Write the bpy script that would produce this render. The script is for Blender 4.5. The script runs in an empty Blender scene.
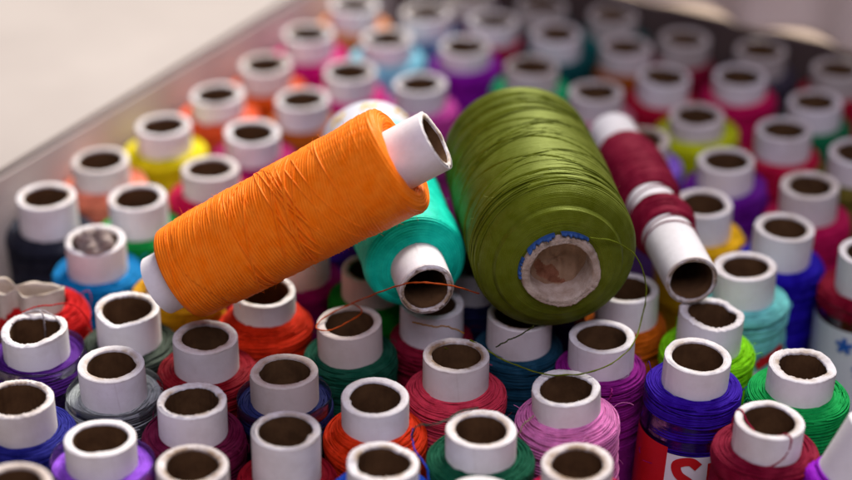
import bpy, math, random
import numpy as np
from mathutils import Vector, Matrix

C = bpy.context.scene.collection
SC = bpy.context.scene
PI = math.pi

# ------------------------------------------------------------------ camera
TOP = 0.100                      # height of the tube tops above the box floor
D = 0.020                        # outer diameter of a paper tube
PITCH = math.radians(30); FPX = 2100.0; CAMH = 0.3437
cam = bpy.data.cameras.new('camera'); camo = bpy.data.objects.new('camera', cam); C.objects.link(camo)
camo.location = (0, 0, TOP + CAMH); camo.rotation_euler = (PI/2 - PITCH, 0, 0)
cam.sensor_width = 36; cam.lens = FPX/852*36
cam.clip_start = 0.01; cam.clip_end = 50
cam.dof.use_dof = True; cam.dof.focus_distance = 0.624; cam.dof.aperture_fstop = 4.5
cam.dof.aperture_blades = 0
SC.camera = camo

# ------------------------------------------------------------------ light
SC.view_settings.view_transform = 'Standard'
SC.view_settings.look = 'None'
SC.view_settings.exposure = 0.0
w = bpy.data.worlds.new("World"); SC.world = w; w.use_nodes = True
w.node_tree.nodes['Background'].inputs['Color'].default_value = (0.76, 0.74, 1.0, 1)
w.node_tree.nodes['Background'].inputs['Strength'].default_value = 0.10
def area(name, loc, target, sx, sy, power, col):
    l = bpy.data.lights.new(name, 'AREA'); l.shape = 'RECTANGLE'; l.size = sx; l.size_y = sy
    l.energy = power; l.color = col
    o = bpy.data.objects.new(name, l); C.objects.link(o); o.location = loc
    o.rotation_euler = (Vector(target)-Vector(loc)).to_track_quat('-Z', 'Y').to_euler()
area('window_light', (0.74, 2.40, 2.05), (0, 0.58, 0.1), 1.25, 1.25, 182, (1.0, 0.95, 0.89))
area('room_fill', (0.1, -0.45, 1.75), (0, 0.55, 0.1), 1.1, 0.9, 19, (0.87, 0.79, 1.0))  # soft fill added from above the front to brighten the tube fronts

# ------------------------------------------------------------------ helpers
def un(x, y, dz=0.0):
    """point of the photograph -> place on the level dz above the tube tops"""
    a = (x-426)/FPX; b = -(y-240)/FPX
    d = (a, math.cos(PITCH)+b*math.sin(PITCH), -math.sin(PITCH)+b*math.cos(PITCH))
    t = -(CAMH-dz)/d[2]
    return Vector((d[0]*t, d[1]*t, TOP+dz))

def lin(h):
    h = h.lstrip('#'); o = []
    for i in (0, 2, 4):
        c = int(h[i:i+2], 16)/255
        o.append(c/12.92 if c <= .04045 else ((c+.055)/1.055)**2.4)
    return tuple(o)+(1,)

class MB:
    """collects quads / strands and links them as one mesh object"""
    def __init__(s): s.v = []; s.f = []; s.m = []; s.n = 0
    def grid(s, P, closed_u=True, closed_v=False, mat=0):
        """P[i][j]: i along profile, j around"""
        nu, nv = P.shape[0], P.shape[1]
        s.v.append(P.reshape(-1, 3)); b = s.n; s.n += nu*nv
        I = np.arange(nu if closed_v else nu-1); J = np.arange(nv if closed_u else nv-1)
        I, J = np.meshgrid(I, J, indexing='ij')
        I2 = (I+1) % nu; J2 = (J+1) % nv
        q = np.stack([b+I*nv+J, b+I*nv+J2, b+I2*nv+J2, b+I2*nv+J], -1).reshape(-1, 4)
        s.f.append(q)
        m = mat if isinstance(mat, np.ndarray) else np.full(len(q), mat, dtype=np.int32)
        s.m.append(m); return s
    def strand(s, pts, r, sides=5, mat=0):
        p = np.asarray(pts, dtype=float); n = len(p)
        t = np.gradient(p, axis=0); t /= np.linalg.norm(t, axis=1, keepdims=True)+1e-12
        ref = np.array([0.31, 0.17, 0.93]); a = np.cross(t, ref)
        bad = np.linalg.norm(a, axis=1) < .1
        a[bad] = np.cross(t[bad], np.array([1., 0, 0]))
        a /= np.linalg.norm(a, axis=1, keepdims=True)+1e-12
        c = np.cross(t, a)
        th = np.linspace(0, 2*PI, sides, endpoint=False)
        rr = (np.asarray(r)*np.ones(n))[:, None, None]
        P = p[:, None, :] + rr*(a[:, None, :]*np.cos(th)[None, :, None] + c[:, None, :]*np.sin(th)[None, :, None])
        return s.grid(P, True, False, mat)
    def build(s, name, mats, parent=None, smooth=True):
        me = bpy.data.meshes.new(name)
        V = np.concatenate(s.v); F = np.concatenate(s.f); M = np.concatenate(s.m)
        me.vertices.add(len(V)); me.vertices.foreach_set('co', V.astype(np.float32).ravel())
        me.loops.add(len(F)*4); me.loops.foreach_set('vertex_index', F.astype(np.int32).ravel())
        me.polygons.add(len(F)); me.polygons.foreach_set('loop_start', np.arange(0, len(F)*4, 4, dtype=np.int32))
        me.polygons.foreach_set('material_index', M.astype(np.int32))
        me.polygons.foreach_set('use_smooth', np.full(len(F), smooth))
        me.update(calc_edges=True); me.validate()
        for m in (mats if isinstance(mats, (list, tuple)) else [mats]): me.materials.append(m)
        o = bpy.data.objects.new(name, me); C.objects.link(o)
        if parent: o.parent = parent
        return o

def tag(o, label=None, cat=None, group=None, kind=None):
    if label: o['label'] = label
    if cat: o['category'] = cat
    if group: o['group'] = group
    if kind: o['kind'] = kind
    return o
def empty(name, M, label, cat, group=None):
    o = bpy.data.objects.new(name, None); C.objects.link(o); o.matrix_world = M
    o.empty_display_size = .01
    return tag(o, label, cat, group)

def bez(pts, n=40):
    """smooth curve through points (Catmull-Rom)"""
    p = np.array([tuple(q) for q in pts], dtype=float)
    p = np.vstack([2*p[0]-p[1], p, 2*p[-1]-p[-2]]); out = []
    k = len(p)-3
    for i in range(k):
        t = np.linspace(0, 1, max(4, n//k), endpoint=(i == k-1))[:, None]
        a, b, c, d = p[i], p[i+1], p[i+2], p[i+3]
        out.append(.5*((2*b)+(-a+c)*t+(2*a-5*b+4*c-d)*t**2+(-a+3*b-3*c+d)*t**3))
    return np.vstack(out)

# ------------------------------------------------------------------ materials
def mat(name):
    m = bpy.data.materials.new(name); m.use_nodes = True
    nt = m.node_tree; return m, nt, nt.nodes['Principled BSDF']
def N(nt, t, **kw):
    n = nt.nodes.new(t)
    for k, v in kw.items(): setattr(n, k, v)
    return n
def noise(nt, scale, detail=3, rough=.5, vec=None):
    n = N(nt, 'ShaderNodeTexNoise'); n.inputs['Scale'].default_value = scale
    n.inputs['Detail'].default_value = detail; n.inputs['Roughness'].default_value = rough
    if vec is not None: nt.links.new(vec, n.inputs['Vector'])
    return n
def offset_coords(nt):
    tc = N(nt, 'ShaderNodeTexCoord'); oi = N(nt, 'ShaderNodeObjectInfo')
    mul = N(nt, 'ShaderNodeMath', operation='MULTIPLY'); mul.inputs[1].default_value = 3.7
    nt.links.new(oi.outputs['Random'], mul.inputs[0])
    add = N(nt, 'ShaderNodeVectorMath', operation='ADD')
    nt.links.new(tc.outputs['Object'], add.inputs[0]); nt.links.new(mul.outputs[0], add.inputs[1])
    return add.outputs[0], tc, oi
def mixc(nt, fac, a, b):
    n = N(nt, 'ShaderNodeMix', data_type='RGBA')
    if isinstance(fac, (int, float)): n.inputs[0].default_value = fac
    else: nt.links.new(fac, n.inputs[0])
    for i, c in ((6, a), (7, b)):
        if isinstance(c, tuple): n.inputs[i].default_value = c
        else: nt.links.new(c, n.inputs[i])
    return n.outputs[2]
def ramp(nt, val, a, b):
    n = N(nt, 'ShaderNodeMapRange'); n.inputs['From Min'].default_value = a; n.inputs['From Max'].default_value = b
    nt.links.new(val, n.inputs['Value']); return n.outputs[0]
def bump(nt, bsdf, h, strength, dist):
    b = N(nt, 'ShaderNodeBump'); b.inputs['Strength'].default_value = strength; b.inputs['Distance'].default_value = dist
    nt.links.new(h, b.inputs['Height']); nt.links.new(b.outputs[0], bsdf.inputs['Normal'])

_tm = {}
def thread_mat(hexc, rough=.6, sheen=.0, spec=.15, var=.70, dye=.66):
    key = (hexc, rough, var, dye)
    if key in _tm: return _tm[key]
    m, nt, b = mat('thread')
    v, tc, oi = offset_coords(nt)
    c = lin(hexc); g = .25*c[0]+.65*c[1]+.1*c[2]
    c = tuple(max(.003, g+(q-g)*1.15)*dye for q in c[:3])+(1,)
    dark = tuple(x*var for x in c[:3])+(1,); lite = tuple(min(1, x*1.18+.012) for x in c[:3])+(1,)
    n1 = noise(nt, 260, 4, .6, v); n2 = noise(nt, 2600, 2, .5, v)
    col = mixc(nt, ramp(nt, n1.outputs[0], .3, .7), dark, lite)
    col = mixc(nt, ramp(nt, n2.outputs[0], .58, .8), col, lite)
    nt.links.new(col, b.inputs['Base Color'])
    b.inputs['Roughness'].default_value = rough
    b.inputs['Specular IOR Level'].default_value = spec
    mx_ = max(c[:3]); b.inputs['Specular Tint'].default_value = tuple(min(1, .04+.96*(x/mx_)) for x in c[:3])+(1,)
    b.inputs['Sheen Weight'].default_value = sheen; b.inputs['Sheen Roughness'].default_value = .4
    b.inputs['Sheen Tint'].default_value = tuple(min(1, x*.7+.3) for x in c[:3])+(1,)
    bump(nt, b, n2.outputs[0], .5, .00012)
    _tm[key] = m; return m

def paper_mat(name, base, stain, rimstain, amount):
    """rolled white paper: faint scuffs outside, browned fibrous rim"""
    m, nt, b = mat(name)
    v, tc, oi = offset_coords(nt)
    geo = N(nt, 'ShaderNodeSeparateXYZ'); nt.links.new(tc.outputs['Object'], geo.inputs[0])
    n1 = noise(nt, 90, 4, .6, v); n2 = noise(nt, 700, 4, .65, v); n3 = noise(nt, 230, 3, .6, v)
    c = mixc(nt, ramp(nt, n1.outputs[0], .45, .85), base, stain)
    # radial distance from the axis picks the rim's inner edge
    xy = N(nt, 'ShaderNodeCombineXYZ'); nt.links.new(geo.outputs[0], xy.inputs[0]); nt.links.new(geo.outputs[1], xy.inputs[1])
    ln = N(nt, 'ShaderNodeVectorMath', operation='LENGTH'); nt.links.new(xy.outputs[0], ln.inputs[0])
    inner = ramp(nt, ln.outputs['Value'], .0096, .0076)
    topz = ramp(nt, geo.outputs[2], -.0012, -.0002)
    k = N(nt, 'ShaderNodeMath', operation='MULTIPLY'); nt.links.new(inner, k.inputs[0]); nt.links.new(ramp(nt, n3.outputs[0], .3, .62), k.inputs[1])
    k2 = N(nt, 'ShaderNodeMath', operation='MULTIPLY'); nt.links.new(k.outputs[0], k2.inputs[0]); nt.links.new(topz, k2.inputs[1])
    dirt = N(nt, 'ShaderNodeMath', operation='MULTIPLY_ADD'); nt.links.new(oi.outputs['Random'], dirt.inputs[0])
    dirt.inputs[1].default_value = amount; dirt.inputs[2].default_value = amount*.5
    k3 = N(nt, 'ShaderNodeMath', operation='MULTIPLY', use_clamp=True); nt.links.new(k2.outputs[0], k3.inputs[0]); nt.links.new(dirt.outputs[0], k3.inputs[1])
    c = mixc(nt, k3.outputs[0], c, rimstain)
    sn = N(nt, 'ShaderNodeMath', operation='MULTIPLY_ADD'); nt.links.new(ln.outputs['Value'], sn.inputs[0]); sn.inputs[1].default_value = 9000
    wn = N(nt, 'ShaderNodeMath', operation='MULTIPLY'); nt.links.new(n3.outputs[0], wn.inputs[0]); wn.inputs[1].default_value = 7.0
    nt.links.new(wn.outputs[0], sn.inputs[2])
    si = N(nt, 'ShaderNodeMath', operation='SINE'); nt.links.new(sn.outputs[0], si.inputs[0])
    edge = ramp(nt, ln.outputs['Value'], .00955, .0099)
    tz2 = ramp(nt, geo.outputs[2], -.0007, -.0001)
    ly = N(nt, 'ShaderNodeMath', operation='MULTIPLY'); nt.links.new(ramp(nt, si.outputs[0], .2, 1.0), ly.inputs[0]); nt.links.new(tz2, ly.inputs[1])
    ly2 = N(nt, 'ShaderNodeMath', operation='MULTIPLY'); nt.links.new(ly.outputs[0], ly2.inputs[0]); nt.links.new(ramp(nt, n2.outputs[0], .40, .62), ly2.inputs[1])
    ly3 = N(nt, 'ShaderNodeMath', operation='MULTIPLY'); nt.links.new(ly2.outputs[0], ly3.inputs[0]); ly3.inputs[1].default_value = .38
    c = mixc(nt, ly3.outputs[0], c, rimstain)
    ed = N(nt, 'ShaderNodeMath', operation='MULTIPLY'); nt.links.new(edge, ed.inputs[0]); nt.links.new(tz2, ed.inputs[1])
    ed2 = N(nt, 'ShaderNodeMath', operation='MULTIPLY'); nt.links.new(ed.outputs[0], ed2.inputs[0]); nt.links.new(ramp(nt, n1.outputs[0], .35, .75), ed2.inputs[1])
    ed3 = N(nt, 'ShaderNodeMath', operation='MULTIPLY'); nt.links.new(ed2.outputs[0], ed3.inputs[0]); ed3.inputs[1].default_value = .55
    c = mixc(nt, ed3.outputs[0], c, rimstain)
    an = N(nt, 'ShaderNodeMath', operation='ARCTAN2'); nt.links.new(geo.outputs[1], an.inputs[0]); nt.links.new(geo.outputs[0], an.inputs[1])
    an2 = N(nt, 'ShaderNodeMath', operation='MULTIPLY_ADD'); nt.links.new(geo.outputs[2], an2.inputs[0]); an2.inputs[1].default_value = 9.0; nt.links.new(an.outputs[0], an2.inputs[2])
    an3 = N(nt, 'ShaderNodeMath', operation='ABSOLUTE'); nt.links.new(an2.outputs[0], an3.inputs[0])
    sm = N(nt, 'ShaderNodeMath', operation='MULTIPLY'); nt.links.new(ramp(nt, an3.outputs[0], .035, .010), sm.inputs[0]); nt.links.new(ramp(nt, n3.outputs[0], .3, .6), sm.inputs[1])
    sm2 = N(nt, 'ShaderNodeMath', operation='MULTIPLY'); nt.links.new(sm.outputs[0], sm2.inputs[0]); sm2.inputs[1].default_value = .55
    c = mixc(nt, sm2.outputs[0], c, stain)
    # scuffs on the side
    sc = noise(nt, 420, 5, .7, v)
    scf = N(nt, 'ShaderNodeMath', operation='MULTIPLY'); nt.links.new(ramp(nt, sc.outputs[0], .60, .74), scf.inputs[0]); scf.inputs[1].default_value = .35
    c = mixc(nt, scf.outputs[0], c, stain)
    nt.links.new(c, b.inputs['Base Color'])
    b.inputs['Roughness'].default_value = .62; b.inputs['Specular IOR Level'].default_value = .3
    bump(nt, b, n2.outputs[0], .35, .00018)
    return m
M_paper = paper_mat('white_paper', (.80, .78, .78, 1), (.62, .58, .56, 1), (.34, .24, .15, 1), .75)
M_paper_ivory = paper_mat('ivory_paper', (.70, .655, .63, 1), (.55, .49, .45, 1), (.26, .17, .10, 1), 1.0)
M_paper_old_shaded = paper_mat('aged_shaded_paper', (.62, .55, .50, 1), (.48, .40, .34, 1), (.25, .16, .09, 1), 1.0)  # aged beige; for tubes in shadow the shade is part of this colour
M_pinch = paper_mat('beige_pulp', (.54, .46, .38, 1), (.36, .28, .21, 1), (.30, .22, .15, 1), .6)
M_paper_shaded = paper_mat('shaded_paper', (.50, .46, .42, 1), (.34, .29, .25, 1), (.30, .24, .18, 1), .6)  # white tubes below the back flap, their shade put into the paper colour

def simple(name, c1, c2, scale, rough, bs=.3, bd=.0003, detail=4):
    m, nt, b = mat(name); v, tc, oi = offset_coords(nt)
    n = noise(nt, scale, detail, .6, v); n2 = noise(nt, scale*7, 3, .6, v)
    nt.links.new(mixc(nt, ramp(nt, n.outputs[0], .3, .7), c1, c2), b.inputs['Base Color'])
    b.inputs['Roughness'].default_value = rough; b.inputs['Specular IOR Level'].default_value = .25
    bump(nt, b, n2.outputs[0], bs, bd); return m
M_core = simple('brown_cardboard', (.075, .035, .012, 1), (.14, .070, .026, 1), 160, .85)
M_plug = simple('pulp_plug', (.27, .155, .085, 1), (.40, .265, .165, 1), 130, .9, .5, .0006)
M_stain = simple('rust_stain', (.20, .07, .035, 1), (.34, .15, .08, 1), 500, .9, .5, .0006)
M_torn = simple('torn_paper', (.36, .255, .18, 1), (.56, .46, .37, 1), 300, .9, .8, .0006)
M_blue = simple('blue_paper', (.01, .045, .17, 1), (.03, .10, .30, 1), 300, .6)
M_card_in = simple('card_inside', (.62, .55, .49, 1), (.70, .63, .57, 1), 25, .8)
M_card_shaded = simple('card_shaded', (.075, .05, .045, 1), (.10, .07, .06, 1), 25, .8)  # deep shade of the box floor and back wall put into the card colour
M_card_out = simple('card_cream', (.34, .300, .268, 1), (.43, .385, .345, 1), 6, .75, .15)
M_card_pink = simple('card_pinkish', (.68, .54, .45, 1), (.80, .68, .58, 1), 14, .7)
M_wad = simple('wad_paper', (.16, .11, .09, 1), (.42, .35, .31, 1), 260, .85, .8, .0006)
M_lab_white = simple('label_white', (.72, .74, .78, 1), (.78, .79, .82, 1), 60, .4, .05)
M_lab_red = simple('label_red', (.50, .008, .012, 1), (.56, .012, .018, 1), 60, .4, .05)
M_lab_blue = simple('label_blue', (.02, .10, .42, 1), (.03, .14, .50, 1), 60, .4, .05)
M_lab_yellow = simple('label_yellow', (.80, .52, .06, 1), (.84, .60, .10, 1), 60, .4, .05)
M_lab_cyan = simple('label_cyan', (.30, .70, .66, 1), (.36, .75, .70, 1), 60, .4, .05)
M_table = simple('table_wood', (.30, .22, .16, 1), (.38, .28, .21, 1), 6, .5)

def film_mat():
    m = bpy.data.materials.new('clear_film'); m.use_nodes = True; nt = m.node_tree
    nt.nodes.remove(nt.nodes['Principled BSDF']); out = nt.nodes['Material Output']
    tr = N(nt, 'ShaderNodeBsdfTransparent'); tr.inputs[0].default_value = (.95, .95, .97, 1)
    gl = N(nt, 'ShaderNodeBsdfGlossy'); gl.inputs['Roughness'].default_value = .12
    lw = N(nt, 'ShaderNodeLayerWeight'); lw.inputs[0].default_value = .32
    tc = N(nt, 'ShaderNodeTexCoord'); n = noise(nt, 120, 3, .6, tc.outputs['Object'])
    bp = N(nt, 'ShaderNodeBump'); bp.inputs['Strength'].default_value = .5; bp.inputs['Distance'].default_value = .0006
    nt.links.new(n.outputs[0], bp.inputs['Height']); nt.links.new(bp.outputs[0], gl.inputs['Normal'])
    k = N(nt, 'ShaderNodeMath', operation='MULTIPLY'); nt.links.new(lw.outputs['Fresnel'], k.inputs[0]); k.inputs[1].default_value = .8
    mx = N(nt, 'ShaderNodeMixShader'); nt.links.new(k.outputs[0], mx.inputs[0])
    nt.links.new(tr.outputs[0], mx.inputs[1]); nt.links.new(gl.outputs[0], mx.inputs[2])
    nt.links.new(mx.outputs[0], out.inputs[0]); return m
M_film = film_mat()

# ------------------------------------------------------------------ spool parts (axis = local z, tube top at z = 0)
def wob(rng, th, amps):
    o = np.zeros_like(th)
    for k, a in enumerate(amps, start=1):
        o += a*rng.uniform(.4, 1)*np.cos(k*th+rng.uniform(0, 2*PI))
    return o
def spow(x): return np.sqrt(np.abs(x))

def tube_mesh(rng, length, ro=D/2, ri=D/2*.72, nv=72, ragged=1.0, deep=.04, both=False):
    """rolled paper tube; returns (outer MB, inner lining MB)"""
    th = np.linspace(0, 2*PI, nv, endpoint=False)
    zt = wob(rng, th, [.00022, .00010, .00005, .00004])*ragged + rng.normal(0, .00004, nv)*ragged
    if ragged > 1.5:
        q = np.repeat(rng.normal(0, 1, nv//4), 4)[:nv]; q = np.convolve(np.concatenate([q, q[:7]]), np.ones(7)/7, 'same')[:nv]
        zt += .00016*q; zt -= .0010*np.exp(-((np.angle(np.exp(1j*(th-rng.uniform(0, 6)))))/.5)**2)
    dri = wob(rng, th, [.00016, .00012, .00010, .00008, .00006]) + rng.normal(0, .00004, nv)*ragged
    dro = wob(rng, th, [0, .00016, .00008])
    # one or two nicks where the paper layers have come loose
    for _ in range(rng.integers(1, 4)):
        c = rng.uniform(0, 2*PI); wd = rng.uniform(.10, .3); a = rng.uniform(-.0004, .0005)
        g = np.exp(-((np.angle(np.exp(1j*(th-c))))/wd)**2); zt += a*g*min(ragged, 1.4); dri -= abs(a)*.8*g
    prof = []
    for z in np.linspace(-length, -.004, 5): prof.append((ro, z, 0, 0))
    prof += [(ro, -.0018, 0, .5), (ro, -.0009, 0, 1), (ro-.00002, -.00022, 0, 1), (ro-.00014, -.00006, 0, 1),
             (ro-.0008, .00002, 0, 1), (ro*.62+ri*.38, .00006, .3, 1), (ro*.3+ri*.7, .00002, .6, 1), (ri+.0005, -.00004, .9, 1), (ri+.0001, -.00016, 1, 1), (ri, -.0004, 1, 1), (ri, -.0007, 1, 1)]
    P = np.zeros((len(prof), nv, 3))
    for i, (r, z, a, b) in enumerate(prof):
        rr = r + dro + a*dri
        P[i, :, 0] = rr*np.cos(th); P[i, :, 1] = rr*np.sin(th); P[i, :, 2] = z + b*zt
    # fibre-level irregularity on the rim ring only
    P[9:13, :, 2] += rng.normal(0, .00005, (4, nv))*min(ragged, 1.2)
    # seam of the outermost paper layer
    j = int(rng.integers(0, nv)); P[:9, j, :2] *= 1.022
    o = MB().grid(P[:8].copy()).grid(P[7:13].copy()).grid(P[12:].copy())
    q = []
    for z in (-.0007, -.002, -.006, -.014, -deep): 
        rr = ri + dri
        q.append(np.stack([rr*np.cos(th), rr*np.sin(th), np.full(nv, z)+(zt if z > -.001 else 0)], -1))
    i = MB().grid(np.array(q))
    return o, i

def wound(rng, prof, nv, pitch, amp, twist=1, wobble=.35, strands=8, srad=.00022, hairs=0):
    """thread body of revolution with strand ridges; prof = dense list of (r, z)"""
    pr = np.array(prof); 
    d = np.gradient(pr, axis=0); L = np.hypot(d[:, 0], d[:, 1])+1e-12
    nr = np.stack([-d[:, 1]/L, d[:, 0]/L], -1)           # normal in (r, z)
    s = np.concatenate([[0], np.cumsum(np.hypot(*np.diff(pr, axis=0).T))])
    th = np.linspace(0, 2*PI, nv, endpoint=False)
    S, T = np.meshgrid(s, th, indexing='ij')
    ph = S/pitch + twist*T/(2*PI)
    for k in range(1, 5):
        ph = ph + wobble/k*np.sin(k*T+S/pitch*rng.uniform(.1, .5)+rng.uniform(0, 6))
    h = amp*(np.abs(np.sin(PI*ph))**.7 - .6)
    lay = np.floor(ph); h = h + amp*.6*np.sin(lay*12.9898+np.sin(lay*3.1)*43.7)
    h = h + amp*.8*np.sin(2*T+S/pitch*.3)*np.sin(S/pitch*.23+rng.uniform(0, 6))
    R = pr[:, 0][:, None]+h*nr[:, 0][:, None]; Z = pr[:, 1][:, None]+h*nr[:, 1][:, None]
    P = np.stack([R*np.cos(T), R*np.sin(T), Z], -1)
    mb = MB().grid(P)
    # strands lying loose across the winding
    for _ in range(strands):
        n = 48; i0 = rng.uniform(.0, 1)**1.3*.010; di = rng.normal(0, .0011)
        a0 = rng.uniform(0, 2*PI); da = rng.uniform(1.5, 6.5)
        t = np.linspace(0, 1, n); ss = np.clip(i0+di*t+.0006*np.sin(t*rng.uniform(3, 9)), 0, s[-1])
        r = np.interp(ss, s, pr[:, 0]); z = np.interp(ss, s, pr[:, 1])
        n0 = np.interp(ss, s, nr[:, 0]); n1 = np.interp(ss, s, nr[:, 1])
        up = amp*.45+srad*rng.uniform(0, 1.3)
        a = a0+da*t
        mb.strand(np.stack([(r+n0*up)*np.cos(a), (r+n0*up)*np.sin(a), z+n1*up], -1), srad, 5)
    for _ in range(int(rng.integers(2, 5)) if hairs else 0):     # long loose wisps
        i0 = rng.uniform(.001, .009); a0 = rng.uniform(0, 2*PI)
        r = np.interp(i0, s, pr[:, 0]); z = np.interp(i0, s, pr[:, 1])
        dirn = a0+rng.uniform(-1.6, 1.6); ln = rng.uniform(.003, .008); cu = rng.uniform(-2.5, 2.5)
        t = np.linspace(0, 1, 24); aa = dirn+cu*t
        xs = r*math.cos(a0)+np.cumsum(np.cos(aa))*ln/24; ys = r*math.sin(a0)+np.cumsum(np.sin(aa))*ln/24
        rho = np.maximum(1, .0108/(np.hypot(xs, ys)+1e-9)); xs = xs*rho; ys = ys*rho
        mb.strand(np.stack([xs, ys, z+rng.uniform(.001, .0032)*np.sin(PI*t*rng.uniform(.6, 1.1))], -1), np.linspace(.00014, .00009, 24), 4)
    for _ in range(hairs):
        i0 = rng.uniform(.0, .7)*s[-1]; a0 = rng.uniform(0, 2*PI)
        r = np.interp(i0, s, pr[:, 0]); z = np.interp(i0, s, pr[:, 1])
        n0 = np.interp(i0, s, nr[:, 0]); n1 = np.interp(i0, s, nr[:, 1])
        base = np.array([r*math.cos(a0), r*math.sin(a0), z]); nn = np.array([n0*math.cos(a0), n0*math.sin(a0), n1])
        tg = np.array([-math.sin(a0), math.cos(a0), 0])*rng.choice([-1, 1]); ln = rng.uniform(.0006, .0022)*(2.2 if rng.random() < .12 else 1)
        t = np.linspace(0, 1, 6)[:, None]
        mb.strand(base+nn*ln*(t-.4*t*t)*rng.uniform(.3, .8)+tg*ln*t**1.3+rng.normal(0, .0001, 3)*t, np.linspace(.00008, .00004, 6), 3)
    return mb

def thread_profile(R, e, bottom, mound, round_, pitch, rt=D/2):
    """from the tube outwards over the shoulder and down the side"""
    key = [(rt-.0006, -e+mound*.5), (rt+.0008, -e+mound*.35)]
    n = 7
    for i in range(n+1):
        a = i/n*PI/2
        key.append((R-round_+round_*math.sin(a), -e-mound*.6-round_+round_*math.cos(a)))
    zend = -e-mound*.6-round_-.022
    key.append((R, zend))
    key = np.array(key); s = np.concatenate([[0], np.cumsum(np.hypot(*np.diff(key, axis=0).T))])
    step = pitch/4
    ss = np.arange(0, s[-1], step)
    out = np.stack([np.interp(ss, s, key[:, 0]), np.interp(ss, s, key[:, 1])], -1)
    tail = np.array([(R, z) for z in np.linspace(zend, bottom, 6)[1:]])
    return np.vstack([out, tail, [(rt-.0005, bottom-.001)]])

def film_sleeve(rng, R, ztop, zbot, nv=64):
    th = np.linspace(0, 2*PI, nv, endpoint=False)
    zt = wob(rng, th, [.0008, .0005, .0003, .0002]); dr = wob(rng, th, [.0003, .0003, .0002])
    q = []
    zs = [zbot, zbot*.6+ztop*.4, ztop-.004, ztop-.001, ztop]
    for i, z in enumerate(zs): q.append(np.stack([(R+dr)*np.cos(th), (R+dr)*np.sin(th), z+(zt if i >= 3 else 0*zt)], -1))
    for i, z in reversed(list(enumerate(zs))):
        q.append(np.stack([(R+dr-.00012)*np.cos(th), (R+dr-.00012)*np.sin(th), z+(zt if i >= 3 else 0*zt)], -1))
    return MB().grid(np.array(q), True, False)

def patch(mb, R, a0, a1, z0, z1, m, na=24, nz=4):
    """patch of a cylinder with a little thickness"""
    A, Z = np.meshgrid(np.linspace(a0, a1, na), np.linspace(z0, z1, nz), indexing='xy')
    mb.grid(np.stack([R*np.cos(A), R*np.sin(A), Z], -1), False, False, m)
def ribbon(mb, R, pts, wd, m):
    """flat stroke laid on a cylinder; pts = (arc length, z)"""
    p = bez([(a, z, 0) for a, z in pts], 40)[:, :2]
    t = np.gradient(p, axis=0); t /= np.linalg.norm(t, axis=1, keepdims=True)+1e-9
    nn = np.stack([-t[:, 1], t[:, 0]], -1)*wd/2
    a, b = p-nn, p+nn
    f = lambda q: np.stack([R*np.cos(q[:, 0]/R), R*np.sin(q[:, 0]/R), q[:, 1]], -1)
    mb.grid(np.stack([f(b), f((a+b)/2), f(a)], 0), False, False, m)

# ------------------------------------------------------------------ the box the spools stand in
# plan directions of the box: u runs along the left side (away, to the right), v along the back side
U = Vector((.525, .851, 0)).normalized(); Vd = Vector((U.y, -U.x, 0))
LREF = Vector((-.111, .651, 0)) - Vd*.0196       # a point of the left wall's inner face
BREF = Vector((.047, .789, 0)) + U*.0175         # a point of the back wall's inner face
corner = LREF + U*((BREF-LREF).dot(U))           # back left inner corner
def slab(mb, p0, eu, ev, en, lu, lv, t, nu, nv_, f=None, m=0):
    """closed board: p0 corner, eu / ev its sides, en its outward thickness"""
    I, J = np.meshgrid(np.linspace(0, 1, nu), np.linspace(0, 1, nv_), indexing='ij')
    P = np.array(p0)[None, None]+I[..., None]*lu*np.array(eu)+J[..., None]*lv*np.array(ev)
    if f is not None: P = P+f(I, J)
    Q = P+np.array(en)*t
    mb.grid(Q, False, False, m); mb.grid(P[::-1], False, False, m)
    for a, b in ((P[0], Q[0]), (Q[-1], P[-1]), (Q[:, 0], P[:, 0]), (P[:, -1], Q[:, -1])):
        mb.grid(np.stack([a, b]), False, False, m)
    return mb
box = empty('cardboard_box', Matrix.Translation((corner.x, corner.y, 0)), 'open cream cardboard box with its flaps folded out, holding all the thread spools', 'box')
def boxpart(name, mb, m, label=None):
    o = mb.build(name, m, None, smooth=False); o.parent = box
    o.matrix_parent_inverse = box.matrix_world.inverted()
    if label: o['label'] = label
    return o
BH_L, BH_B = TOP+.0016, TOP+.0005
WL, WB, T = .48, .42, .003
bl = corner - U*WL; br = corner + Vd*WB; fr = br - U*WL
z0 = Vector((0, 0, .0012))
boxpart('floor_panel', slab(MB(), corner-U*WL+Vector((0, 0, -.002)), U, Vd, (0, 0, 1), WL, WB, .002, 2, 2), M_card_shaded)
boxpart('wall', slab(MB(), bl+z0, U, (0, 0, 1), -Vd, WL, BH_L, T, 12, 3), M_card_in)
boxpart('wall', slab(MB(), corner+z0, Vd, (0, 0, 1), U, WB, BH_B, T, 12, 3), M_card_shaded)
boxpart('wall', slab(MB(), br+z0, U, (0, 0, 1), Vd, -WL, BH_L, T, 4, 3), M_card_in)
boxpart('wall', slab(MB(), bl+z0, Vd, (0, 0, 1), -U, WB, BH_L-.02, T, 4, 3), M_card_in)
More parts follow.
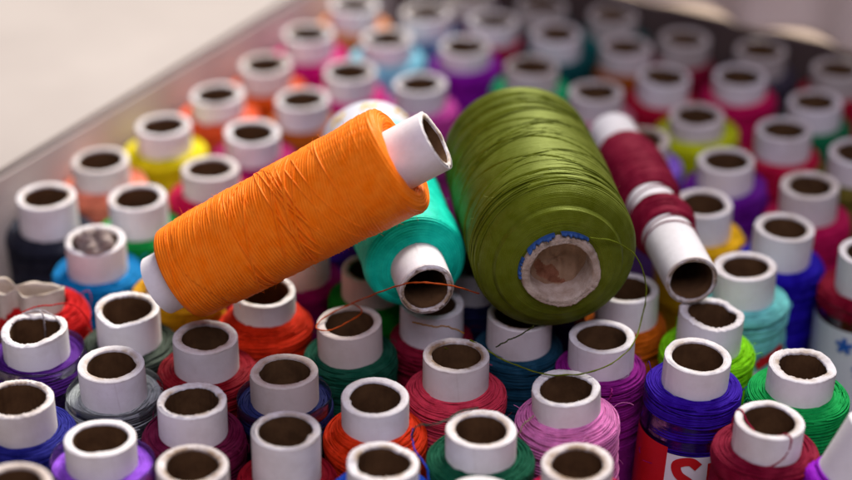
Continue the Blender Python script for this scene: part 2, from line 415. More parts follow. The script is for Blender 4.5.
# flaps folded outwards
def lf(I, J): 
    z = .003*np.sin(I*5+1)*J - .004*J**2 + .0012*np.exp(-((J-.42+.05*I)/.02)**2)
    return np.stack([z*0, z*0, z], -1)
boxpart('flap', slab(MB(), bl-Vd*.0008+Vector((0, 0, BH_L+.0022)), U, -Vd, (0, 0, .8), WL+.05, .30, .0022, 60, 60, lf), M_card_out, 'cream flap folded flat outwards, faintly creased')
def bf(I, J):
    x = I*WB
    rp = np.clip((x+.02)/.07, 0, 1); rp = rp*rp*(3-2*rp)
    z = .29*J**.9*rp + .02*J + .0035*np.sin(I*9+.6)*J + .004*np.exp(-((x-.30)/.05)**2)  # flap carried up out of view so that it shades the far rows
    q = -.010*np.exp(-((x-.235)/.03)**2)*(1-J) + .0026*np.sin(x*70+1.5*np.sin(x*37))*(1-J)**2+.003*np.sin(x*150)*(1-J)**3
    q = q - .10*J*rp; o = np.stack([q*U.x, q*U.y, z], -1); return o
boxpart('flap', slab(MB(), corner+U*.0035+Vd*.01+Vector((0, 0, BH_B+.0022)), Vd, U, (0, 0, .8), WB-.01, .20, .0022, 80, 30, bf), M_card_pink, 'pinkish grey back flap bent up with a worn wavy edge')
tb = slab(MB(), (-1.2, -.3, -.034), (1, 0, 0), (0, 1, 0), (0, 0, 1), 2.4, 2.4, .03, 2, 2).build('tabletop', M_table, None, False)
tag(tb, kind='structure')

# ------------------------------------------------------------------ upright spools
# x, y in the photograph; e = bare tube above the thread in tube diameters; colour; label; options
W_ = 'spool with a white paper tube and '
S = [
 (19, 398, .60, '#2a2c86', 'dark blue thread spool at the left edge, its tube rim torn and flattened', dict(rag=2.2)),
 (111, 364, .62, '#b6bcba', 'pale grey thread spool in a loose clear film, behind the lilac spool', dict(film=1, r=.745)),
 (100, 438, .50, '#a868e6', 'lilac thread spool near the front left, in a clear film collar', dict(film=1)),
 (192, 400, .62, '#6c0a3c', 'dark raspberry thread spool with a brown ragged hole, right of the lilac one', dict(rag=1.8)),
 (192, 465, .70, '#a00f30', 'crimson thread spool cut by the bottom edge, in front of the dark raspberry one', dict(rag=1.2)),
 (284, 371, .56, '#232a5c', 'navy thread spool with a beige tube in a clear film, behind the tall crimson spool', dict(film=1, old_or_shaded=1)),
 (286, 430, .85, '#a3102f', 'crimson thread spool with a tall bare tube, between the raspberry and orange spools', dict()),
 (375, 397, .58, '#f4500f', 'bright orange upright spool in the front row, left of the dark green one', dict(mound=.16)),
 (383, 462, .60, '#1f4fc0', 'royal blue thread spool at the bottom edge, in front of the bright orange one', dict(rag=2.0)),
 (456, 355, .60, '#ea5468', 'coral red thread spool with green thread inside its tube', dict(mound=.1, old_or_shaded=.5)),
 (481, 429, .50, '#165c42', 'bottle green thread spool with a strand lying over its rim', dict()),
 (566, 388, .48, '#fb9cd6', 'candy pink thread spool tilted left, beside the bottle green one', dict(lean=(-3, 0), mound=.12, rag=1.3)),
 (577, 463, .62, '#cf1c58', 'cerise thread spool cut by the bottom edge, in front of the candy pink one', dict(rag=1.3)),
 (482, 497, .62, '#303a90', 'spool at the bottom edge, only its white rim showing, before the bottle green one', dict()),
 (698, 356, .52, '#3d17a6', 'deep violet thread spool in clear film with a red and white label', dict(lean=(3, 0), film=2, dz=.0030, label='S')),
 (803, 365, .50, '#18b864', 'emerald green thread spool with a frayed rim at the right', dict(lean=(3, 0), rag=2.0)),
 (770, 420, .52, '#8e1c38', 'dark rose thread spool with a red strand looped over its tube', dict(lean=(2, 0))),
 (602, 336, .56, '#9a2c8e', 'orchid purple thread spool under the end of the big olive green spool', dict()),
 (712, 313, .66, '#a6f83a', 'lime green thread spool with a fuzzy torn rim', dict(rag=2.6, lean=(2, 0))),
 (745, 266, .62, '#9af0ea', 'pale turquoise thread spool with a red mark on its label', dict(film=2, label='mark')),
 (785, 227, .66, '#2a12b4', 'ultramarine thread spool, its tube leaning right, behind the turquoise one', dict(lean=(3, 0))),
 (703, 203, .62, '#ffcc2a', 'golden yellow thread spool right of the fallen maroon spool', dict()),
 (726, 160, .64, '#6f1f96', 'dark purple thread spool behind the golden yellow one', dict()),
 (810, 185, .62, '#c8125e', 'magenta thread spool behind the ultramarine one', dict()),
 (784, 129, .66, '#c9184a', 'raspberry red thread spool right of the acid yellow one', dict()),
 (697, 115, .50, '#dce828', 'acid yellow thread spool behind the fallen maroon spool', dict()),
 (642, 139, .60, '#a078e6', 'lavender thread spool half hidden behind the fallen maroon spool', dict()),
 (857, 152, .62, '#7c7238', 'khaki thread spool cut by the right edge, behind the magenta one', dict()),
 (870, 252, .72, '#9c1238', 'wine red thread spool at the right edge with a blue star on its label', dict(film=2, label='star')),
 (34, 329, .52, '#5b2a86', 'plum purple thread spool at the left with a white strand over its rim', dict(film=1, rag=2.2)),
 (127, 308, .66, '#3d463c', 'dark grey green thread spool with a flaking rim, below the left end of orange', dict(rag=1.8)),
 (205, 337, .60, '#8e0e26', 'scarlet thread spool with a browned rim, under the fallen orange spool', dict(old_or_shaded=.6)),
 (264, 291, .50, '#f04a22', 'vermilion thread spool whose tube stands right under the fallen orange spool', dict(mound=.2)),
 (349, 322, .60, '#14503c', 'dark green thread spool with an aged tube and an orange strand looped over it', dict(old_or_shaded=1)),
 (373, 268, .55, '#2c9c3c', 'grass green thread spool with a beige tube behind the fallen teal spool', dict(old_or_shaded=1)),
 (299, 247, .60, '#b80f84', 'hot magenta thread spool shaded beneath the fallen orange spool', dict(old_or_shaded=.5)),
 (95, 240, .62, '#1893d0', 'sky blue thread spool with crumpled paper stuffed into its tube', dict()),
 (46, 196, .66, '#20222c', 'black thread spool by the left side of the box', dict()),
 (137, 197, .62, '#14a050', 'bright green thread spool between the salmon and sky blue ones', dict()),
 (100, 160, .60, '#ff9c80', 'salmon thread spool leaning left beside the box wall', dict(lean=(-3, 0))),
 (163, 125, .62, '#fff04c', 'lemon yellow thread spool beside the left box wall', dict()),
 (210, 168, .62, '#dc1458', 'hot pink thread spool above the left half of the fallen orange spool', dict()),
 (252, 132, .62, '#b01468', 'dark magenta thread spool just above the middle of the fallen orange spool', dict()),
 (217, 94, .55, '#f06a48', 'orange red thread spool beside the left wall, behind the lemon yellow one', dict()),
 (265, 64, .60, '#ee6a3a', 'coral orange thread spool beside the left wall, third from the far corner', dict()),
 (302, 99, .62, '#c86a24', 'rust orange thread spool right of the orange red one', dict()),
 (350, 71, .60, '#ee3c98', 'neon pink thread spool behind the right end of the fallen orange spool', dict()),
 (308, 33, .62, '#e02c86', 'blurred rose pink thread spool beside the left wall, near the far corner', dict()),
 (387, 38, .55, '#a6eeff', 'light cyan thread spool in the blurred back', dict()),
 (354, 4, .60, '#f0a06a', 'peach thread spool cut by the top edge of the picture', dict()),
 (420, 83, .62, '#e05ab4', 'bubblegum pink thread spool between the orange and olive fallen spools', dict()),
 (426, 12, .60, '#7c9cc0', 'blurred steel blue thread spool near the top edge', dict()),
 (465, 46, .50, '#9a1cb0', 'vivid purple thread spool behind the big olive green spool', dict()),
 (493, 20, .55, '#b8144a', 'blurred crimson thread spool behind the vivid purple one', dict()),
 (532, 66, .60, '#3cc886', 'mint green thread spool right behind the big olive green spool', dict()),
 (556, 33, .60, '#1c5c5c', 'dark teal thread spool blurred, behind the mint green one', dict()),
 (596, 91, .62, '#d8889c', 'dusty pink thread spool behind the back end of the fallen maroon spool', dict()),
 (626, 46, .58, '#b0622a', 'copper brown thread spool blurred, behind the dusty pink one', dict()),
 (664, 76, .60, '#c01440', 'cherry red thread spool behind the acid yellow one', dict()),
 (740, 76, .52, '#d81c66', 'bright cerise thread spool in front of the back wall', dict()),
 (815, 101, .62, '#127a50', 'jade green thread spool near the right edge, before the back wall', dict()),
 (685, 38, .62, '#98123c', 'dim burgundy thread spool against the back wall, leftmost of three under the flap', dict(old_or_shaded=.7)),
 (761, 49, .62, '#4a4450', 'dim charcoal thread spool against the back wall, middle of three under the flap', dict(old_or_shaded=.7)),
 (838, 68, .62, '#b41238', 'dim red thread spool against the back wall, rightmost of three under the flap', dict(old_or_shaded=.7)),
 (613, 14, .60, '#1a6a66', 'dim sea green thread spool against the back wall at the top edge', dict(old_or_shaded=.7)),
 (542, 4, .60, '#2c4a4c', 'dim slate thread spool against the back wall, right of the violet grey one', dict(old_or_shaded=.7)),
 (471, -8, .60, '#5c4a70', 'dim violet grey thread spool at the back wall, topmost in the picture', dict(old_or_shaded=.7)),
 (520, 314, .60, '#1c4458', 'petrol blue thread spool hidden below the big olive green spool', dict()),
 (627, 288, .62, '#e07a2a', 'amber thread spool between the olive green and maroon fallen spools', dict()),
 (432, 303, .62, '#8c1234', 'garnet thread spool under the front end of the fallen teal spool', dict()),
 (176, 262, .55, '#e8b020', 'marigold thread spool mostly hidden behind the left end of the orange spool', dict()),
 (322, 205, .50, '#5a2aa6', 'indigo violet thread spool hidden under the middle of the orange spool', dict()),
 (472, 262, .60, '#1a2048', 'midnight blue thread spool hidden between the fallen teal and olive spools', dict()),
 (563, 261, .60, '#3a1458', 'aubergine thread spool hidden right underneath the big olive green spool', dict()),
 (14, 484, .62, '#6a5a50', 'blurred beige tube spool in the bottom left corner', dict(old_or_shaded=1, dz=.010)),
]
_r = np.random.default_rng(3)
tops = [un(x, y, o.get('dz', _r.normal(0, .0006))) for x, y, e, c, l, o in S]
n = len(S)
rad = [.0150*.995]*n
for it in range(30):
    for i in range(n):
        for j in range(i):
            d = math.hypot(tops[i].x-tops[j].x, tops[i].y-tops[j].y)-.0003
            ov = rad[i]+rad[j]-d
            if ov > 0:
                rad[i] = max(.0112, rad[i]-ov*.5); rad[j] = max(.0112, rad[j]-ov*.5)

GROUP = 'upright thread spools packed in the box'
for i, (x, y, e, col, label, o) in enumerate(S):
    rng = np.random.default_rng(100+i)
    near = y > 225
    p = tops[i]; lx, ly = o.get('lean', (rng.normal(0, .8), rng.normal(0, .8)))
    ax = Vector((math.tan(math.radians(lx)), math.tan(math.radians(ly)), 1)).normalized()
    L = p.z/ax.z - .0004
    M = Matrix.Translation(p-ax*L) @ Vector((0, 0, 1)).rotation_difference(ax).to_matrix().to_4x4() @ Matrix.Rotation(rng.uniform(0, 2*PI) if 'label' not in o else 0, 4, 'Z')
    root = empty('thread_spool', M, label, 'thread spool', GROUP)
    if y < 180: e -= .12          # the far rows are wound fuller
    old_or_shaded = o.get('old_or_shaded', 0)  # aged tubes, and dim ones whose shade is painted as a paper tone
    pm = M_paper_old_shaded if old_or_shaded >= .9 else (M_paper_shaded if old_or_shaded >= .65 else (M_paper_ivory if old_or_shaded or rng.random() < .2 else M_paper))
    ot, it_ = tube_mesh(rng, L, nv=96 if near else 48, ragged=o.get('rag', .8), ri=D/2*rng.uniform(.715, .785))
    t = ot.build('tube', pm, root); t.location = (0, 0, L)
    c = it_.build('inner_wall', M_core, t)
    R = rad[i]; e_ = e*D-.0005
    pitch = rng.uniform(.0009, .0012) if near else .0009
    mound = o.get('mound', .02)*D
    rnd = rng.uniform(.0010, .0021)
    if o.get('film') == 2: rnd = .0012
    prof = thread_profile(R if not o.get('film') else R-.0004, e_, -(L-.009), mound, rnd, pitch)
    if o.get('film'): R = R-.0001
    th = wound(rng, prof, 144 if near else 64, pitch, .00042, twist=int(rng.choice([1, 2, 3, -1, -2])), wobble=.40,
               strands=int(rng.integers(46, 60)) if near else 4, srad=.00026, hairs=150 if near else 0)
    tm = th.build('thread', thread_mat(col), root); tm.location = (0, 0, L)
    if o.get('film'):
        zt = -e_-.0005 if o['film'] == 1 else -e_-mound*.6-.0016
        if o['film'] == 1: zt = -e_+.0024
        f = film_sleeve(rng, R, zt, -(L-.010)).build('film_sleeve', M_film, root); f.location = (0, 0, L)
        lb = o.get('label')
        if lb:
            mb = MB(); R1 = R+.0007
            if lb == 'S':       # red panel, then a white panel with a red S
                a = -PI/2-.55
                patch(mb, R1, a-1.25, a+.02, -.060, zt-.0125, 0); patch(mb, R1, a+.02, a+1.6, -.060, zt-.0145, 1)
                zc = zt-.0232; s0 = R1*(a+.42)
                sp = [(s0+.0036, zc+.0052), (s0+.0008, zc+.0072), (s0-.0030, zc+.0056), (s0-.0022, zc+.0022), (s0+.0010, zc-.0002), (s0+.0032, zc-.0030), (s0+.0006, zc-.0062), (s0-.0036, zc-.0046)]
                ribbon(mb, R1+.0002, sp, .0030, 0)
                ribbon(mb, R1+.0002, [(s0+.0078, zc+.0064), (s0+.0080, zc), (s0+.0078, zc-.006)], .0028, 0)
                mats = [M_lab_red, M_lab_white]
            elif lb == 'mark':  # red brush-like stroke on the clear sleeve
                a = -PI/2+.55; s0 = R1*a; zc = zt-.0125
                patch(mb, R1-.0003, a-1.5, a+1.1, -.060, zc-.0045, 1)
                ribbon(mb, R1+.0002, [(s0-.0055, zc-.0022), (s0-.0020, zc-.0006), (s0+.0012, zc+.0002), (s0+.0046, zc+.0026)], .0032, 0)
                ribbon(mb, R1+.0003, [(s0-.0050, zc-.0002), (s0-.0010, zc+.0012), (s0+.0030, zc+.0030)], .0012, 0)
                mats = [M_lab_red, M_lab_white]
            else:               # white label with a blue star
                a = -PI/2-.55; zc = zt-.012
                patch(mb, R1, a-1.2, a+1.9, -.060, zt-.0065, 1)
                for k in range(10):
                    s0 = R1*a+(.0062 if k > 4 else 0); zc = zt-.012-(.0085 if k > 4 else 0)
                    g = PI/2+k*2*PI/5
                    ribbon(mb, R1+.0002+.00003*k, [(s0, zc), (s0+.0014*math.cos(g), zc+.0014*math.sin(g)), (s0+.0030*math.cos(g), zc+.0030*math.sin(g))], .0017, 0)
                mats = [M_lab_blue, M_lab_white]
            q = mb.build('label', mats, f)

# ------------------------------------------------------------------ the pinched tube with red thread at the left
p = un(27, 287)
root = empty('thread_spool', Matrix.Translation((p.x, p.y, 0)), 'red thread spool with a crushed, pinched grey paper tube at the left edge', 'thread spool', GROUP)
rng = np.random.default_rng(7)
nv = 160; tt = np.linspace(0, 2*PI, nv, endpoint=False)
def pinch_ring(a, b, off):
    x = a*np.cos(tt); yb = b*np.sin(tt)
    k = 1-.78*np.exp(-((x+.0034)/.0026)**2)            # squeezed together left of the middle
    y = yb*k + .0005*np.sin(x*420)
    return x, y
q = []
for z, s_ in ((-TOP+.002, 0), (-.02, .0), (-.012, .3), (-.006, .7), (-.002, 1), (-.0006, 1), (0, 1)):
    x1, y1 = pinch_ring(.0100+.0022*s_, .0092-.0040*s_, 0)
    zz = z+s_*(.0012*np.cos(tt*2+.6)+.0009*np.exp(-((x1+.003)/.002)**2)+.00025*np.sin(tt*9)+rng.normal(0, .00003, nv))
    cr = s_*.00010*np.sin(tt*13+z*900)
    q.append(np.stack([x1*(1+cr*30), y1+cr, zz], -1))
for z, s_ in ((-.0003, 1), (-.002, 1), (-.010, .5)):
    x1, y1 = pinch_ring(.0100+.0022*s_-.0011, .0092-.0040*s_-.0010, 0)
    zz = z+s_*(.0012*np.cos(tt*2+.6)+.0009*np.exp(-((x1+.003)/.002)**2))
    q.append(np.stack([x1, y1, zz], -1))
t = MB().grid(np.array(q)).build('tube', M_pinch, root, True); t.location = (0, 0, TOP); t.rotation_euler = (0, 0, -.12)
th = wound(rng, thread_profile(.0142, .0078, -.09, .001, .004, .0009, rt=.0085), 128, .0009, .00035, 2, .5, 46, .00026, 90)
o = th.build('thread', thread_mat('#d4122a'), root); o.location = (.0038, 0.0022, TOP)

# crumpled paper stuffed into the sky blue spool
p = un(95, 240)
A_, B_ = np.meshgrid(np.linspace(.04, PI-.04, 40), np.linspace(0, 2*PI, 64, endpoint=False), indexing='ij')
rr = 1+.16*np.sin(3*A_+2*B_)+.14*np.sin(5*B_-2*A_)+.10*np.sin(9*B_+4*A_)*np.sin(A_)+.07*np.sin(13*A_+3*B_)
P = np.stack([.0066*rr*np.sin(A_)*np.cos(B_), .0060*rr*np.sin(A_)*np.sin(B_), .0046*rr*np.cos(A_)], -1)
P[..., :2] *= np.minimum(1, .0067/(np.hypot(P[..., 0], P[..., 1])+1e-9))[..., None]
o = MB().grid(P).build('crumpled_paper', M_wad, None); o.location = (p.x, p.y, TOP-.0022)
tag(o, 'brown crumpled paper wad stuffed into the tube of the sky blue spool', 'paper')

# ------------------------------------------------------------------ spools lying on top
def frame(a, b, roll=0):
    z = (b-a).normalized()
    return Matrix.Translation(a) @ z.to_track_quat('Z', 'Y').to_matrix().to_4x4() @ Matrix.Rotation(roll, 4, 'Z')

def dense(key, step):
    key = np.array(key); s = np.concatenate([[0], np.cumsum(np.hypot(*np.diff(key, axis=0).T))])
    ss = np.arange(0, s[-1], step)
    return np.stack([np.interp(ss, s, key[:, 0]), np.interp(ss, s, key[:, 1])], -1)
def arc(cr, cz, r, a0, a1, n=8):
    return [(cr+r*math.cos(a), cz+r*math.sin(a)) for a in np.linspace(a0, a1, n)]

def body(rng, key, pitch, amp, layers, nv, grooves=(), extra=(), hairs=0, wav=.25, power=.7, lump=.00025):
    """lying thread body; layers = (windings per turn, weight); grooves = (z, turns of drift, depth, width, phase)"""
    pr = dense(key, pitch/4.0)
    d = np.gradient(pr, axis=0); L = np.hypot(d[:, 0], d[:, 1])+1e-12
    nr = np.stack([d[:, 1]/L, -d[:, 0]/L], -1)
    s = np.concatenate([[0], np.cumsum(np.hypot(*np.diff(pr, axis=0).T))])
    th = np.linspace(0, 2*PI, nv, endpoint=False)
    S, T = np.meshgrid(s, th, indexing='ij'); Zc = pr[:, 1][:, None]+0*T
    h = np.full_like(S, -1e9)
    for k, (tw, wt, f0) in enumerate(layers):
        fn = wt if callable(wt) else None
        ph = S/pitch+tw*T/(2*PI)
        for q in range(1, 4): ph = ph+wav/q*np.sin(q*T+S/pitch*rng.uniform(.03, .2)+rng.uniform(0, 6))
        lay = np.floor(ph)
        rnd = np.sin(lay*12.9898+k)*43758.5453; rnd = rnd-np.floor(rnd)
        hk = amp*np.abs(np.sin(PI*ph))**power*(.75+.5*rnd)
        mask = 0 if (k == 0 or fn is not None) else -amp*3.0*(1+np.sin(T*f0+S/pitch*.09*f0+rng.uniform(0, 6))+.6*np.sin(2*T-S/pitch*.05+rng.uniform(0, 6)))*(1 if fn is not None else wt)
        if fn is not None: mask = np.where(fn(Zc, T), amp*.5, -1)
        h = np.maximum(h, hk+mask)
    h = h+lump*(np.sin(2*T+S*150+rng.uniform(0, 6))*.5+np.sin(S*420+T)*.5)
    for (z, tw, dep, wd, phz, ext) in grooves:
        off = np.angle(np.exp(1j*(T-phz)))
        g = np.exp(-((Zc-(z+tw*off))/wd)**2)*dep*np.clip((ext-np.abs(off))*4, 0, 1)
        h = h-g
    R = pr[:, 0][:, None]+h*nr[:, 0][:, None]; Z = pr[:, 1][:, None]+h*nr[:, 1][:, None]
    mb = MB().grid(np.stack([R*np.cos(T), R*np.sin(T), Z], -1))
    zz = pr[:, 1]
    def at(z, a, lift):
        i = np.interp(z, zz, np.arange(len(zz))) if zz[-1] > zz[0] else np.interp(-z, -zz, np.arange(len(zz)))
        r = np.interp(i, np.arange(len(zz)), pr[:, 0])+lift
        return np.stack([r*np.cos(a), r*np.sin(a), z+0*a], -1)
    for (z0_, dz_, a0, a1, rad_, lift) in extra:
        t = np.linspace(0, 1, 60); a = a0+(a1-a0)*t
        mb.strand(at(z0_+dz_*t+.0003*np.sin(t*7+z0_*999), a, lift), rad_, 5)
    zl, zh = zz.min(), zz.max()
    for _ in range(hairs):
        z = rng.uniform(zl+.003, zh-.003); a = rng.uniform(0, 2*PI); ln = rng.uniform(.0008, .0030)
        b0 = at(np.array([z]), np.array([a]), amp*.5)[0]; nn = np.array([math.cos(a), math.sin(a), 0])
        tg = np.array([-math.sin(a)*rng.uniform(-1, 1), math.cos(a)*rng.uniform(-1, 1), rng.uniform(-.5, .5)])
        t = np.linspace(0, 1, 7)[:, None]
        mb.strand(b0+nn*ln*(t-.5*t*t)*rng.uniform(.4, 1.0)+tg*ln*t**1.4, np.linspace(.00006, .00003, 7), 3)
    return mb

LG = 'used thread spools lying on top of the upright ones'
# --- teal spool (front end towards the camera)
rng = np.random.default_rng(21)
A = un(427, 290, .0160); B = un(363, 132, .0160); Ln = .106
B = A+(B-A).normalized()*Ln
root = empty('fallen_spool', frame(B, A), 'teal green thread spool lying end-on between the orange and olive ones', 'thread spool', LG)
ot, it_ = tube_mesh(rng, Ln-.0008, ro=.0085, ri=.0068, nv=96, ragged=1.2)
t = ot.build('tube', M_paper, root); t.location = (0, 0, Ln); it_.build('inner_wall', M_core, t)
key = [(.0080, .0130), (.0125, .0118)] + arc(.0135, .0138, .0022, -PI/2, 0) + [(.0157, .030), (.0158, .060)] + arc(.0128, .0765, .0030, 0, PI/2) + [(.0110, .0805), (.0088, .0815), (.0078, .0810)]
key = [(r, z+.0112) for r, z in key]
ex = [(rng.uniform(.02, .07), rng.uniform(-.008, .008), a, a+rng.uniform(1, 3), .00022, .0002) for a in rng.uniform(0, 2*PI, 26)]
body(rng, key, .0008, .00024, [(3, 1, 1), (-9, .6, 1)], 160, extra=ex, hairs=120).build('thread', thread_mat('#46d2b6', .45, .0, .45, .85, .97), root)
f = MB(); 
th = np.linspace(0, 2*PI, 64, endpoint=False); q = []
for r, z in ((.01625, .010), (.0163, .030), (.0163, .052), (.01618, .052), (.01618, .030), (.01613, .010)):
    q.append(np.stack([r*np.cos(th), r*np.sin(th), z+0*th], -1))
f = f.grid(np.array(q), True, False).build('film_sleeve', M_film, root)
mb = MB(); patch(mb, .01650, 0, 2*PI, .0095, .034, 0, 64); patch(mb, .01665, 0, 2*PI, .022, .028, 1, 64)
for k in range(9):
    g = k*.7; ribbon(mb, .0168, [(.0168*g, .012), (.0168*g+.002, .0145), (.0168*g+.004, .0125), (.0168*g+.006, .0155)], .0013, 2)
mb.build('label', [M_lab_white, M_lab_cyan, M_lab_yellow], f)

# --- olive spool, the big one
rng = np.random.default_rng(22)
A = un(562, 273, .0246); B = un(516, 152, .0246); Ln = .082
B = A+(B-A).normalized()*Ln
root = empty('fallen_spool', frame(B, A), 'big fat olive green thread spool lying with its torn paper core facing the front', 'thread spool', LG)
nv = 120; th = np.linspace(0, 2*PI, nv, endpoint=False); q = []
ro, ri = .0120, .0094
jag = np.cumsum(rng.normal(0, .00016, nv)); jag -= np.linspace(0, jag[-1], nv)
dr = wob(rng, th, [.0003, .0004, .0002, .0002, .0002])+rng.normal(0, .00010, nv)
for r, z, a, b in ((ro, .002, 0, 0), (ro, .060, 0, 0), (ro, Ln-.004, 0, .3), (ro, Ln-.0012, 1, 1), (ro-.0003, Ln-.0002, 1.2, 1), (ro-.0008, Ln, 1, 1), (ro-.0014, Ln-.0004, 1, 1), (ri+.0006, Ln+.0001, .6, .7), (ri, Ln-.0008, .5, .5), (ri-.0002, Ln-.0050, .2, 0), (ri-.0006, Ln-.0120, 0, 0)):
    rr = r+a*dr; q.append(np.stack([rr*np.cos(th), rr*np.sin(th), z+b*jag], -1))
core = MB().grid(np.array(q)).build('core', M_torn, root)
Mi = root.matrix_world.inverted().to_3x3(); upl = Mi @ Vector((0, 0, 1)); UPA = math.atan2(upl.y, upl.x)     # local angle that faces up
rgt = Mi @ Vector((1, 0, 0)); q_ = UPA-PI/2
SGN = 1 if rgt.x*math.cos(q_)+rgt.y*math.sin(q_) > 0 else -1
RR, TT = np.meshgrid(np.linspace(0, .0098, 26), np.linspace(0, 2*PI, 72, endpoint=False), indexing='ij')
zz = Ln-.0082-.0012*np.cos(RR/.0098*PI/2)+.0004*np.sin(RR*900+2*TT)*np.sin(3*TT)+.0003*np.sin(RR*1500*np.cos(TT))
xx, yy = RR*np.cos(TT), RR*np.sin(TT)
P = np.stack([xx, yy, zz], -1)
mb = MB(); 
xf = ((xx+np.roll(xx, -1, 1))/2)[:-1].ravel(); yf = ((yy+np.roll(yy, -1, 1))/2)[:-1].ravel()
PLUG = P
lx_ = (xf*math.cos(UPA-PI/2)+yf*math.sin(UPA-PI/2)); ly_ = (xf*math.cos(UPA)+yf*math.sin(UPA))
st = ((((lx_*SGN+.0022)*.75-(ly_+.0045)*.66)/.0058)**2+(((lx_*SGN+.0022)*.66+(ly_+.0045)*.75)/.0022)**2+.35*np.sin(lx_*1500)+.3*np.sin(ly_*1900+lx_*700)) < 1
mb.grid(P, True, False, st.astype(np.int32)); plug = mb.build('core_plug', [M_plug, M_stain], core)
# strips of blue paper left sticking to the core
mb = MB()
for a0, a1, z in ((.9, 1.6, 0), (1.75, 2.5, .0003), (2.7, 3.2, 0)):
    I = np.linspace(a0, a1, 20); jg = rng.normal(0, .0005, 20)-.0006*np.abs(np.sin(I*5))
    mb.grid(np.stack([np.stack([r*np.cos(I), r*np.sin(I), Ln-.0015+zz_+jg*(1 if k else 0)+z], -1) for k, (r, zz_) in enumerate(((.0129, -.0035), (.0130, .0009), (.0126, .0016), (.0121, .0012)))]), False, False, 0)
blue = mb.build('blue_paper', M_blue, core)
Rg = .0246
key = [(.0118, .003), (.018, .002)]+arc(Rg-.005, .0065, .0046, -PI/2, 0)+[(Rg+.0002, .030), (Rg+.0002, .058)]+arc(Rg-.0072, .0690, .0074, 0, PI*.40, 12)+[(.0190, Ln-.0042), (.0160, Ln-.0028), (.0130, Ln-.0022), (.0116, Ln-.0026)]
gr = []
for z, tw, dep, wd in ((.0705, .0010, .0009, .0005), (.0680, -.0012, .0008, .0005), (.0655, .0015, .0010, .0006), (.0632, -.0016, .0007, .0004), (.0615, .0030, .0008, .0005),
                       (.0500, .0062, .0008, .00035), (.0400, -.0052, .0008, .00035), (.0345, .0075, .0007, .0004), (.0230, .0022, .0010, .0006), (.0205, .0010, .0010, .0006), (.0172, -.0018, .0012, .0007), (.0140, .0014, .0009, .0005), (.0105, -.001, .0009, .0006), (.0270, -.004, .0006, .0004), (.0560, -.0075, .0006, .00035)):
    gr.append((z, tw, dep, wd, UPA+rng.uniform(-.5, .5), rng.uniform(1.4, 2.8)))
ex = [(rng.uniform(.008, .068), rng.uniform(-.012, .012), a, a+rng.uniform(.8, 3.2), .00018, .00012) for a in rng.uniform(0, 2*PI, 60)]
ex += [(rng.uniform(.06, .072), rng.uniform(-.003, .003), a, a+rng.uniform(1.5, 4), .0002, .0002) for a in rng.uniform(0, 2*PI, 16)]
body(rng, key, .00052, .00016, [(2, 1, 1), (-7, .55, 2)], 260, gr, ex, hairs=200, wav=.35).build('thread', thread_mat('#667000', .52, .0, .62, .82, .60), root)
OLIVE = root.matrix_world.copy(); OL = Ln

# --- maroon spool, nearly used up
rng = np.random.default_rng(23)
A = un(692, 281, .0100); B = un(607, 124, .0100); Ln = .101
B = A+(B-A).normalized()*Ln
root = empty('fallen_spool', frame(B, A), 'nearly empty maroon thread spool with a long bare white tube, leaning on the olive one', 'thread spool', LG)
ot, it_ = tube_mesh(rng, Ln-.0006, ro=.0083, ri=.0069, nv=96, ragged=.5)
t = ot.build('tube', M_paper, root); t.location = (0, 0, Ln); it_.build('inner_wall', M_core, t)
pf = lambda a, b, r: [(.0081, a), (.0092, a+.0006)]+[(r-.0006, a+.003), (r, a+.006), (r+.0002, (a+b)/2), (r-.0002, b-.004), (r-.0010, b-.0015), (.0090, b-.0003), (.0081, b)]
ex = [(rng.uniform(.027, .044), rng.uniform(-.009, .009), a, a+rng.uniform(1.5, 4.0), .00038, .00035) for a in rng.uniform(0, 2*PI, 46)]
m1 = body(rng, pf(.016, .0520, .0106), .0011, .00042, [(2, 1, 1), (-14, .5, 1)], 140, extra=ex, hairs=80, wav=.35, lump=.00025)
ex = [(rng.uniform(.062, .070), rng.uniform(-.006, .006), a, a+rng.uniform(1.5, 4.5), .00036, .0003) for a in rng.uniform(0, 2*PI, 24)]
m2 = body(rng, pf(.0606, .0725, .0102), .0011, .00042, [(-3, 1, 1), (12, .5, 1)], 140, extra=ex, hairs=50, wav=.35, lump=.00025)
t = np.linspace(0, 1, 80)
def hx(z0_, z1_, a0, a1, r=.0087): return np.stack([r*np.cos(a0+(a1-a0)*t), r*np.sin(a0+(a1-a0)*t), z0_+(z1_-z0_)*t], -1)
for s_ in (hx(.073, .079, 0, 6.8, .0085), hx(.079, .074, 6.8, 12, .0086), hx(.0520, .0606, 0, 5, .0086)): m1.strand(s_, .00024)
m1.v += m2.v; m1.f += [q+m1.n for q in m2.f]; m1.m += m2.m
m1.build('thread', thread_mat('#8c1238', .6, 0, .2, .8), root)

